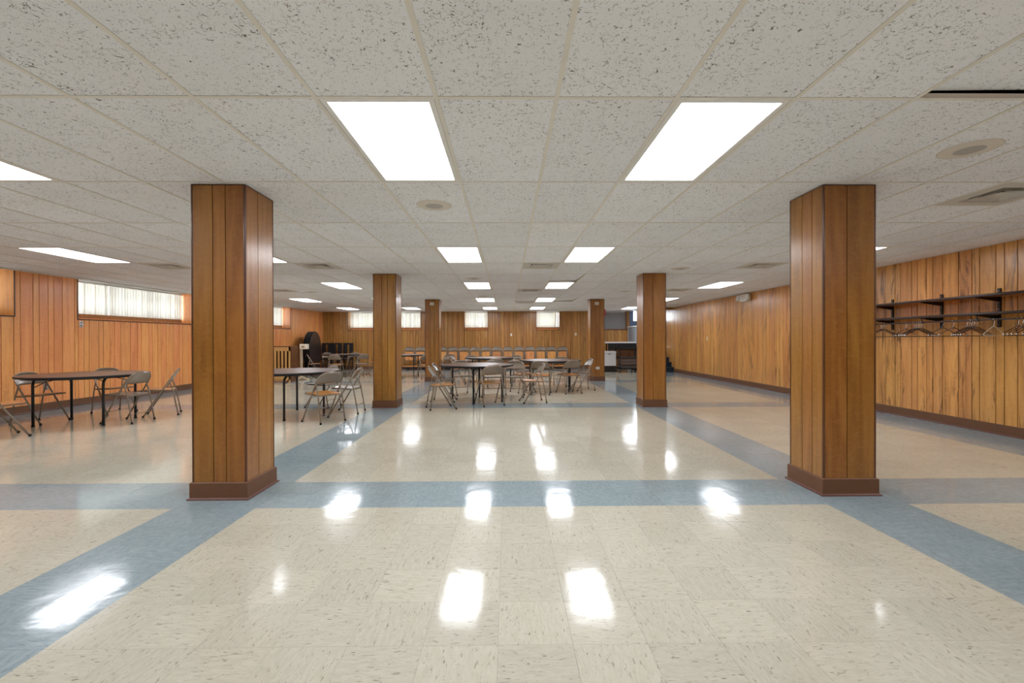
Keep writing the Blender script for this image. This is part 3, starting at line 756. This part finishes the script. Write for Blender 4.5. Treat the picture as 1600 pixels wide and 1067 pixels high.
# ------------------------------------------------------------------ folding chairs
CH = .775
def arch(x_half=.215, z0=.585, z1=CH - .012, n=12):
    pts = []
    for k in range(n + 1):
        a = math.pi * k / n; c, s_ = math.cos(a), math.sin(a)
        pts.append((x_half * math.copysign(abs(c) ** .62, c), z0 + (z1 - z0) * (s_ ** .85 if s_ > 1e-6 else 0)))
    return pts
def back_top(x, x_half, z0, z1):
    c = min(1, abs(x) / x_half) ** (1 / .62); s_ = math.sqrt(max(0, 1 - c * c)); return z0 + (z1 - z0) * s_ ** .85
def make_chair(folded=False, seat='seat'):
    r = thing('folding_chair', 'x', 'chair')
    if folded: L = lambda x, z, d=0: (x, .0 + .06 * z + d, z)
    else: L = lambda x, z, d=0: (x, -.24 + .46 * z / CH + d, z)
    a = arch(); fx_ = .2145 if folded else .222
    path = [L(fx_, .012)] + [L(.215, .3)] + [L(x, z) for x, z in a] + [L(-.215, .3), L(-fx_, .012)]
    MB().tube(path, .0115, 8).obj('frame', 'chair', r)
    # pressed steel back, dished away from the sitter
    m = MB(); nx, nz = 14, 5; v = []; f = []
    for side in (0, 1):
        for i in range(nx + 1):
            x = -.207 + .414 * i / nx; zt = back_top(x, .2085, .60, CH - .012)
            for j in range(nz + 1):
                z = .588 + (zt - .588) * j / nz
                v.append(L(x, z, .022 * (1 - (x / .207) ** 2) * (1 if not folded else .8) + side * .004 - .002))
    N = (nx + 1) * (nz + 1)
    for i in range(nx):
        for j in range(nz):
            p = i * (nz + 1) + j; q = p + nz + 1
            f.append((p, q, q + 1, p + 1)); f.append((p + N, p + 1 + N, q + 1 + N, q + N))
    for i in range(nx):
        p = i * (nz + 1); q = p + nz + 1
        f.append((p, p + N, q + N, q)); f.append((p + nz, q + nz, q + nz + N, p + nz + N))
    m.add(v, f, 0, True); m.obj('backrest', 'chair', r)
    # seat: rounded board in a metal rim
    def seat_mb(hw, y0, y1, za, zb, rad=.035, mat=None, dish=0):
        out = []
        for cx, cy_, a0 in ((hw - rad, y1 - rad, 0), (-hw + rad, y1 - rad, 90), (-hw + rad * 1.0, y0 + rad, 180), (hw - rad, y0 + rad, 270)):
            for k in range(5): an = R(a0 + 90 * k / 4); out.append((cx + rad * math.cos(an), cy_ + rad * math.sin(an)))
        n = len(out); mm = MB(); cyy = (y0 + y1) / 2
        v = [(x, y, za) for x, y in out] + [(x, y, zb) for x, y in out] + [(x * .8, cyy + (y - cyy) * .8, zb - dish) for x, y in out] + [(0, cyy, zb - dish * 1.4)]
        f = [tuple(reversed(range(n)))]
        for k in range(n):
            k2 = (k + 1) % n; f += [(k, k2, k2 + n, k + n), (k + n, k2 + n, k2 + 2 * n, k + 2 * n), (k + 2 * n, k2 + 2 * n, 3 * n)]
        mm.add(v, f, 0, False, mat); return mm
    if not folded:
        ti = Matrix.Translation((0, 0, .425)) @ Matrix.Rotation(R(-2.5), 4, 'X')
        MSK = ti
        sf = seat_mb(.197, -.225, .165, -.012, .006, mat=ti).obj('seat_frame', 'chair', r)
        seat_mb(.184, -.212, .150, .0065, .0125, mat=ti, dish=.004).obj('seat', seat, r)
        for s_ in (-1, 1):
            MB().tube([(s_ * .198, .105, .585), (s_ * .200, .118, .53), (s_ * .202, .152, .42), (s_ * .206, .222, .012)], .010, 8).obj('leg', 'chair', r)
            MB().tube([(s_ * .2, .15, .425), (s_ * .2, .08, .413), (s_ * .2, .0, .418)], .006, 6).obj('hinge_bar', 'chair', r)
            MB().lathe([(.001, 0), (.016, 0), (.016, .022), (.012, .03)], 10, mat=Matrix.Translation((s_ * .2063, .2225, 0))).obj('foot_cap', 'rubber', r)
            MB().lathe([(.001, 0), (.016, 0), (.016, .022), (.012, .03)], 10, mat=Matrix.Translation((s_ * .222, -.236, 0))).obj('foot_cap', 'rubber', r)
        MB().tube([(-.204, .195, .14), (.204, .195, .14)], .0045, 6).obj('stretcher', 'chair', r)
        MB().tube([(-.218, -.13, .185), (.218, -.13, .185)], .0045, 6).obj('stretcher', 'chair', r)
    else:
        ti = Matrix.Translation((0, -.02, .40)) @ Matrix.Rotation(R(90 - 3), 4, 'X')
        seat_mb(.175, -.195, .165, -.006, .008, mat=ti).obj('seat_frame', 'chair', r)
        seat_mb(.166, -.183, .155, .0085, .0125, mat=ti).obj('seat', seat, r)
        for s_ in (-1, 1):
            MB().tube([(s_ * .192, .04, .58), (s_ * .194, .03, .3), (s_ * .196, .03, .012)], .010, 8).obj('leg', 'chair', r)
            MB().lathe([(.001, 0), (.013, 0), (.013, .022), (.0116, .03)], 10, mat=Matrix.Translation((s_ * .2145, .0, 0))).obj('foot_cap', 'rubber', r)
            MB().lathe([(.001, 0), (.016, 0), (.016, .022), (.012, .03)], 10, mat=Matrix.Translation((s_ * .196, .03, 0))).obj('foot_cap', 'rubber', r)
        MB().tube([(-.218, .012, .16), (.218, .012, .16)], .0045, 6).obj('stretcher', 'chair', r)
    return r
ca = make_chair(seat='seat'); cb_ = make_chair(seat='seat_grey'); cf = make_chair(True); used_c = set()
def put_chair(x, y, fx, fy, label, group, src='a', z=0):
    s_ = {'a': ca, 'b': cb_, 'f': cf}[src]
    if src in used_c: t = copy_tree(s_)
    else: t = s_; used_c.add(src)
    t.location = (x, y, z); t.rotation_euler = (0, 0, math.atan2(fy, fx) + R(90)); tag(t, label, 'chair', group); return t
G1 = 'folding chairs round the first table'; G2 = 'folding chairs round the second table'; G3 = 'folding chairs round the centre tables'; G4 = 'folding chairs round the far left table'
CHAIRS = [
 (-7.13, 6.95, 1, .0, 'steel folding chair between the first table and the left wall', G1, 'a'),
 (-6.55, 5.86, .5, .87, 'folding chair with orange seat cut off by the left picture edge', G1, 'a'),
 (-6.85, 7.92, .93, -.36, 'folding chair behind the far edge of the first table', G1, 'a'),
 (-5.82, 7.0, -1, .03, 'folding chair with its rounded back to the camera at the first table right end', G1, 'b'),
 (-5.80, 7.66, -.85, -.5, 'folding chair seen side-on, standing away right of the first table', G1, 'a'),
 (-2.81, 6.95, -.82, .57, 'folding chair with orange seat and back to the camera at the second table', G2, 'a'),
 (-2.74, 7.8, -1, -.02, 'folding chair seen side-on beside the middle left column', G2, 'b'),
 (-3.45, 8.51, -.97, .2, 'folding chair on the far side of the second table, back shining', G2, 'b'),
 (-3.86, 6.72, .3, .95, 'folding chair mostly hidden behind the near left column', G2, 'a'),
 (-1.215, 8.21, .94, .34, 'nearest folding chair at the left end of the centre table, orange seat', G3, 'a'),
 (-1.30, 9.2, 1, .0, 'second folding chair at the left end of the centre table, glossy back', G3, 'b'),
 (-1.02, 10.30, .45, -.88, 'folding chair behind the centre table, on its left part', G3, 'b'),
 (-.34, 8.62, -.42, .9, 'folding chair with its back to the camera before the centre table', G3, 'a'),
 (-.325, 9.99, .0, -1, 'folding chair behind the middle of the centre table, pale seat', G3, 'b'),
 (.145, 9.90, -.12, -.99, 'folding chair behind the right end of the centre table', G3, 'b'),
 (-.30, 11.78, -.05, 1, 'folding chair back to the camera between the centre table and the farther one', G3, 'a'),
 (.36, 10.72, .88, .45, 'folding chair with orange seat left of the right table', G3, 'a'),
 (.515, 9.0, -.985, -.17, 'folding chair seen side-on with pale orange seat, turned left before the right table', G3, 'a'),
 (.76, 10.32, .12, .99, 'left one of two chairs with backs to the camera at the right table', G3, 'a'),
 (1.44, 10.50, -.35, .93, 'right one of two chairs with backs to the camera at the right table', G3, 'a'),
 (1.87, 11.12, -.97, -.2, 'folding chair seen side-on at the right end of the right table', G3, 'b'),
 (.42, 12.12, .85, -.5, 'folding chair behind the left end of the right table', G3, 'b'),
 (1.42, 12.22, -.3, -.95, 'folding chair behind the right end of the right table', G3, 'b'),
 (-1.42, 12.75, 1, .05, 'folding chair edge-on left of the farther centre table', G3, 'a'),
 (-1.02, 13.78, .5, -.86, 'folding chair with pale back behind the farther centre table, at its left', G3, 'b'),
 (.17, 13.72, -.6, -.8, 'folding chair with pale back behind the farther centre table, at its right', G3, 'b'),
 (-1.95, 14.75, -.25, -.97, 'glossy folding chair just right of the third left column', G3, 'a'),
 (-2.68, 14.75, -.5, .87, 'folding chair back to the camera just left of the third left column', 'folding chairs round the table behind the columns', 'a'),
 (-3.70, 14.75, .9, .45, 'folding chair just right of the middle left column at the table behind it', 'folding chairs round the table behind the columns', 'b'),
 (-5.78, 15.3, .0, 1, 'folding chair with orange seat and back to the camera at the far left table', G4, 'a'),
 (-6.78, 15.85, .9, .35, 'folding chair edge-on left of the far left table', G4, 'a'),
 (-6.72, 17.1, .7, -.75, 'folding chair with pale back before the stored round tables', G4, 'b'),
 (-5.95, 17.45, .0, -1, 'folding chair behind the far left table', G4, 'b'),
 (-5.08, 15.72, -.75, .66, 'folding chair turned left, right of the far left table', G4, 'b'),
 (-4.93, 16.75, -1, -.1, 'folding chair at the edge of the middle left column, far left table', G4, 'a'),
]
for c in CHAIRS: put_chair(*c)

# row of folded chairs on a low timber dolly along the back wall
YD = 18.9
xs = [(x_ - 800) / 704.85 * YD + .01048 * YD for x_ in (640, 657, 674, 691, 708, 725, 742, 759, 776, 793.5, 811, 828, 845, 862, 879)]
dol = thing('chair_dolly', 'long low timber and black dolly under the row of folded chairs', 'dolly', (0, YD, 0))
MB().box(xs[0] - .25, -.14, .06, xs[-1] + .25, .30, .19).obj('deck', 'shelf', dol)
MB().box(xs[0] - .26, -.16, .06, xs[-1] + .26, -.141, .13).box(xs[0] - .26, .29, .19, xs[-1] + .26, .31, .205).obj('rail', 'black', dol)
k = 0; x_ = xs[0] - .1
while x_ < xs[-1] + .2:
    for yy in (-.05, .22): MB().lathe([(.001, -.02), (.03, -.02), (.03, .02), (.001, .02)], 12, mat=Matrix.Translation((x_, yy, .03)) @ Matrix.Rotation(R(90), 4, 'X')).obj('wheel', 'rubber', dol)
    x_ += 1.05
on = ['first', 'second', 'third', 'fourth', 'fifth', 'sixth', 'seventh', 'eighth', 'ninth', 'tenth', 'eleventh', 'twelfth', 'thirteenth', 'fourteenth', 'fifteenth']
for k, x_ in enumerate(reversed(xs)):
    t = put_chair(x_, YD, 0, -1, 'folded chair in the row along the back wall, %s from its right end' % on[k], 'folded chairs along the back wall', 'f', .1905)

# ------------------------------------------------------------------ round tables
def make_table():
    r = thing('round_table', 'x', 'table')
    MB().disc(.754, .742, 64).lathe([(.754, .742), (.754, .728)], 64).disc(.754, .728, 64, up=False).obj('tabletop', 'top', r)
    MB().lathe([(.754, .7425), (.762, .740), (.762, .718), (.754, .716), (.748, .718)], 64).obj('edge_band', 'black_matte', r)
    MB().lathe([(.70, .726), (.70, .698), (.688, .698), (.688, .726)], 64).obj('apron', 'black', r)
    for sx in (-1, 1):
        for s_ in (-1, 1):
            x = sx * .47
            MB().tube([(x, s_ * .32, .004), (x, s_ * .32, .60), (x, s_ * .31, .65), (x, s_ * .28, .69), (x, s_ * .22, .705), (x, s_ * .02, .708)], .0175, 10).obj('leg', 'black', r)
            MB().lathe([(.001, 0), (.02, 0), (.02, .02), (.0176, .025)], 10, mat=Matrix.Translation((x, s_ * .32, 0))).obj('foot_cap', 'rubber', r)
        MB().tube([(sx * .47, -.30, .57), (sx * .40, -.20, .64), (sx * .12, -.12, .715)], .0065, 6).obj('brace', 'black', r)
        MB().tube([(sx * .47, .30, .57), (sx * .40, .20, .64), (sx * .12, .12, .715)], .0065, 6).obj('brace', 'black', r)
        MB().box(sx * .10 - .03, -.14, .71, sx * .10 + .03, .14, .728).obj('hinge_plate', 'black', r)
    return r
tb = make_table(); first = True
for x, y, an, lb in [(-6.42, 6.95, 5, 'round dark-topped folding table nearest the left wall, under the wide window'),
                     (-3.60, 7.54, -40, 'round folding table partly hidden behind the near left column'),
                     (-.63, 9.25, -58, 'round folding table in the centre, nearest of the middle group'),
                     (-.46, 12.95, 20, 'round folding table behind the centre one, before the folded chair row'),
                     (1.07, 11.2, -10, 'round folding table right of the centre one'),
                     (-3.62, 15.6, 25, 'round folding table seen between the two farther left columns'),
                     (-5.96, 16.5, 12, 'round folding table in the far left corner area before the dark chairs')]:
    t = tb if first else copy_tree(tb); first = False
    t.location = (x, y, 0); t.rotation_euler = (0, 0, R(an)); tag(t, lb, 'table', 'round folding tables')

# ------------------------------------------------------------------ stored round tables standing on edge
base = Vector((-7.376, 17.5, 0)); ax = Vector((-.093, .755, 0)).normalized(); nr = Vector((ax.y, -ax.x, 0))
for k in range(4):
    c = base - nr * (.07 * k + .03)
    t = thing('stored_round_table', ['front dark round table of the stack standing on edge in the far corner', 'second round table standing on edge in the corner stack',
              'third round table standing on edge in the corner stack', 'rear round table standing on edge in the corner stack, nearest the wall'][k], 'table', (c.x, c.y, .0605), math.atan2(ax.y, ax.x), 'round tables stored on edge')
    mt = Matrix.Translation((0, 0, .762)) @ Matrix.Rotation(R(90), 4, 'X')
    MB().disc(.752, .012, 56, mat=mt).disc(.752, -.012, 56, up=False, mat=mt).obj('tabletop', 'top_dark', t)
    MB().lathe([(.752, .0125), (.762, .010), (.762, -.022), (.752, -.0125)], 56, mat=mt).obj('edge_band', 'black_matte', t)
    MB().lathe([(.70, -.012), (.70, -.036), (.69, -.036), (.69, -.012)], 56, mat=mt).obj('apron', 'black', t)
tr_ = thing('table_trolley', 'low black trolley carrying the round tables on edge', 'trolley', (base.x, base.y, 0), math.atan2(ax.y, ax.x))
tr_.location = base - Vector((0, 0, 0))
MB().box(-.5, -.02, .045, .5, .34, .06).obj('platform', 'black', tr_)
MB().box(-.5, .33, .045, .5, .35, .10).obj('back_lip', 'black', tr_)
for a in (-.42, .42):
    for b in (.03, .29): MB().lathe([(.001, -.012), (.022, -.012), (.022, .012), (.001, .012)], 12, mat=Matrix.Translation((a, b, .0225)) @ Matrix.Rotation(R(90), 4, 'X')).obj('wheel', 'rubber', tr_)

# dark high-backed chairs against the back wall
def dark_chair(x, lb):
    r = thing('high_back_chair', lb, 'chair', (x, 18.98, 0), 0, 'dark high-backed chairs')
    for s_ in (-1, 1):
        MB().box(s_ * .185 - .02, .16, 0, s_ * .185 + .02, .20, 1.13).obj('stile', 'navy_pad', r)
        MB().box(s_ * .185 - .02, -.22, 0, s_ * .185 + .02, -.18, .44).obj('leg', 'navy_pad', r)
        MB().box(s_ * .10 - .055, .165, .55, s_ * .10 + .055, .19, 1.08).obj('back_slat', 'navy_pad', r)
    MB().box(-.205, .16, 1.06, .205, .20, 1.135).obj('top_rail', 'navy_pad', r)
    MB().box(-.205, .16, .50, .205, .20, .56).obj('lower_rail', 'navy_pad', r)
    MB().box(-.205, -.23, .43, .205, .20, .47).obj('seat', 'navy_pad', r)
for x, lb in ((-7.63, 'dark high-backed chair next to the stored round tables'), (-7.21, 'dark high-backed chair in the middle of three along the back wall'), (-6.73, 'dark high-backed chair standing apart to the right of two alike')):
    dark_chair(x, lb)

# oak slatted cabinet near the left wall
cx0, cx1, cyf = -7.42, -6.47, 13.5
r = thing('slatted_cabinet', 'light oak cabinet with an open slatted front and dark top, left of the stored tables', 'cabinet', (cx0, cyf, 0))
W = cx1 - cx0
MB().box(0, .0, .93, W, .025, 1.045).obj('top_board', 'oak', r)
MB().box(0, .0, .08, W, .025, .18).obj('bottom_board', 'oak', r)
for p in (0, W - .045): MB().box(p, 0, 0, p + .045, .045, 1.045).obj('post', 'oak', r)
x = .06
while x < W - .08:
    MB().box(x, .002, .17, x + .052, .022, .94).obj('slat', 'oak', r); x += .105
MB().box(.02, .42, .05, W - .02, .44, 1.0).obj('back_panel', 'trim_wood', r)
MB().box(-.01, .02, 1.045, W + .01, .46, 1.075).obj('top', 'trim_wood', r)
MB().box(W, .03, 0, W + .02, .45, 1.045).obj('side_panel', 'trim_wood', r)
MB().box(0, .03, .05, W, .42, .08).obj('shelf', 'oak', r)
r = thing('pedestal_stand', 'beige pedestal stand with a small boxy head and splayed foot beside the slatted cabinet', 'stand', (-6.50, 14.3, 0))
MB().box(-.03, -.03, .04, .03, .03, .98).obj('post', 'beige', r)
MB().tube([(0, 0, .12), (.07, 0, .07), (.16, 0, .03), (.24, 0, .022)], .022, 8).obj('foot', 'beige', r)
for p in (-1, 1): MB().tube([(0, 0, .10), (-.04, p * .06, .05), (-.06, p * .16, .022)], .022, 8).obj('foot', 'beige', r)
hd = MB().box(-.02, -.07, .97, .21, .07, 1.13).obj('head', 'plastic', r)
MB().box(.02, -.074, 1.0, .16, -.07, 1.10).obj('faceplate', 'beige', hd)
MB().lathe([(.001, .006), (.02, .005), (.02, 0)], 12, mat=Matrix.Translation((.09, -.074, 1.05)) @ Matrix.Rotation(R(90), 4, 'X')).obj('dial', 'plastic_dark', hd)

# ------------------------------------------------------------------ table truck with stacked rectangular tables
r = thing('table_truck', 'black steel truck loaded with flat folding tables by the back right', 'truck', (0, 16.95, 0))
for x in (4.24, 5.10):
    MB().box(x - .02, .0, .10, x + .02, .04, .93).obj('post', 'black', r); MB().box(x - .02, .74, .10, x + .02, .78, .93).obj('post', 'black', r)
MB().box(4.22, 0, .12, 5.12, .78, .1595).obj('deck', 'black', r)
MB().box(4.22, .0, .89, 5.12, .04, .93).obj('top_rail', 'black', r); MB().box(4.22, .74, .89, 5.12, .78, .93).obj('top_rail', 'black', r)
for x in (4.24, 5.10):
    for y in (.05, .69):
        MB().lathe([(.001, -.018), (.055, -.018), (.055, .018), (.001, .018)], 14, mat=Matrix.Translation((x, y, .055)) @ Matrix.Rotation(R(90), 4, 'X')).obj('caster', 'rubber', r)
        MB().box(x - .012, y - .03, .055, x + .012, y + .03, .12).obj('caster_fork', 'chrome', r)
def flat_table(z, mat, lb, x0=4.29, x1=5.05, y0=17.0, y1=17.68):
    t = thing('flat_folding_table', lb, 'table', ((x0 + x1) / 2, (y0 + y1) / 2, z), 0, 'folding tables stacked flat')
    hx, hy = (x1 - x0) / 2, (y1 - y0) / 2
    MB().box(-hx, -hy, .035, hx, hy, .056).obj('tabletop', mat, t)
    for p in (-hy + .02, hy - .035): MB().box(-hx + .03, p, .008, hx - .03, p + .015, .035).obj('apron', 'black', t)
    for s_ in (-1, 1): MB().tube([(s_ * (hx - .1), -hy + .06, .017), (s_ * .15, -hy + .06, .017), (s_ * .15, hy - .06, .017), (s_ * (hx - .1), hy - .06, .017)], .012, 8).obj('leg', 'black', t)
for k, (z, mt, lb) in enumerate([(.16, 'edge_grey', 'lowest folding table in the flat stack on the black truck'), (.218, 'top', 'second folding table up in the flat stack'),
                                 (.276, 'edge_grey', 'third folding table up in the flat stack'), (.334, 'edge_tan', 'fourth folding table up in the flat stack'),
                                 (.392, 'edge_grey', 'fifth folding table up in the flat stack'), (.45, 'edge_tan', 'sixth folding table up in the flat stack'),
                                 (.508, 'black_matte', 'dark folding table at the top of the flat stack')]): flat_table(z, mt, lb)
r = thing('long_white_table', 'long white-topped dark table standing behind the loaded truck', 'table', (0, 17.85, 0))
MB().box(3.92, 0, 1.10, 5.155, .55, 1.15).obj('tabletop', 'top_pale', r)
MB().box(4.0, .02, .86, 5.12, .05, 1.10).obj('front_panel', 'black_matte', r)
for x in (4.04, 5.08):
    for y in (.05, .50): MB().box(x - .025, y - .025, 0, x + .025, y + .025, 1.10).obj('leg', 'black', r)
MB().box(4.04, .04, .45, 5.08, .06, .86).obj('modesty_panel', 'trim_wood', r)
r = thing('white_chest', 'white lidded chest on a black base left of the table truck', 'chest', (3.90, 17.2, 0))
MB().box(-.33, .0, 0, .24, .45, .2395).obj('base', 'black_matte', r)
MB().box(-.34, -.01, .24, .25, .46, .70).obj('body', 'white_box', r)
MB().box(-.35, -.02, .705, .26, .47, .79).obj('lid', 'white_box', r)
MB().box(-.04, -.03, .66, .04, -.01, .71).obj('latch', 'edge_grey', r)

# ------------------------------------------------------------------ stairs, landing, railing, outside door
st = thing('stairs', 'navy carpeted steps rising along the right wall to the outside door', 'stairs', (5.26, 17.1, 0))
for k in range(5):
    MB().box(0, .27 * k, 0, XR - 5.265, .27 * (k + 1) - .0005, .18 * (k + 1) - .02).box(0, .27 * k - .018, .18 * (k + 1) - .04, XR - 5.265, .27 * (k + 1) - .0185, .18 * (k + 1)).obj('step', 'navy', st)
ld = MB().box(5.26, 18.45, 0, XR - .01, YB - .001, .90).obj('floor_landing', 'navy'); tag(ld, kind='structure')
rl = thing('stair_guard', 'grey slatted guard panel with white top rail beside the steps', 'railing', (5.20, 17.2, 0))
MB().box(-.03, 0, 1.76, .03, 2.15, 1.80).obj('top_rail', 'white_metal', rl)
for p in (0, 2.115): MB().box(-.02, p, 0, .02, p + .035, 1.76).obj('end_post', 'white_metal', rl)
y = .04
while y < 2.08: MB().box(-.012, y, .02, .012, y + .07, 1.76).obj('slat', 'grey_panel', rl); y += .078
MB().box(-.008, .03, .02, .004, 2.12, 1.75).obj('backing_board', 'blue_paint', rl)
ZD = CE - .90 + .01
d = MB().box(0, 0, 0, .12, .05, ZD).box(.70, 0, 0, .84, .05, ZD).box(.12, 0, 0, .70, .05, 1.14).obj('door_1', 'blue_paint', None, (5.33, YB + .01, .905)); tag(d, kind='structure')
MB().box(.12, .02, 1.14, .70, .026, ZD).obj('pane', 'glass', d)
for p in (.15, .63): MB().box(.15, -.006, p, .66, .0, p + .42).obj('panel', 'blue_paint', d)
MB().tube([(.78, -.002, .95), (.78, -.05, .95), (.68, -.05, .95)], .010, 8).obj('handle', 'chrome', d)
fr = MB().box(5.27, YB - .02, .90, 5.33, YB + .08, CE + .02).box(6.17, YB - .02, .90, 6.23, YB + .08, CE + .02).box(6.23, YB + .0, .90, XR + .1, YB + .08, CE + .02).obj('door_frame_1', 'blue_paint'); tag(fr, kind='structure')
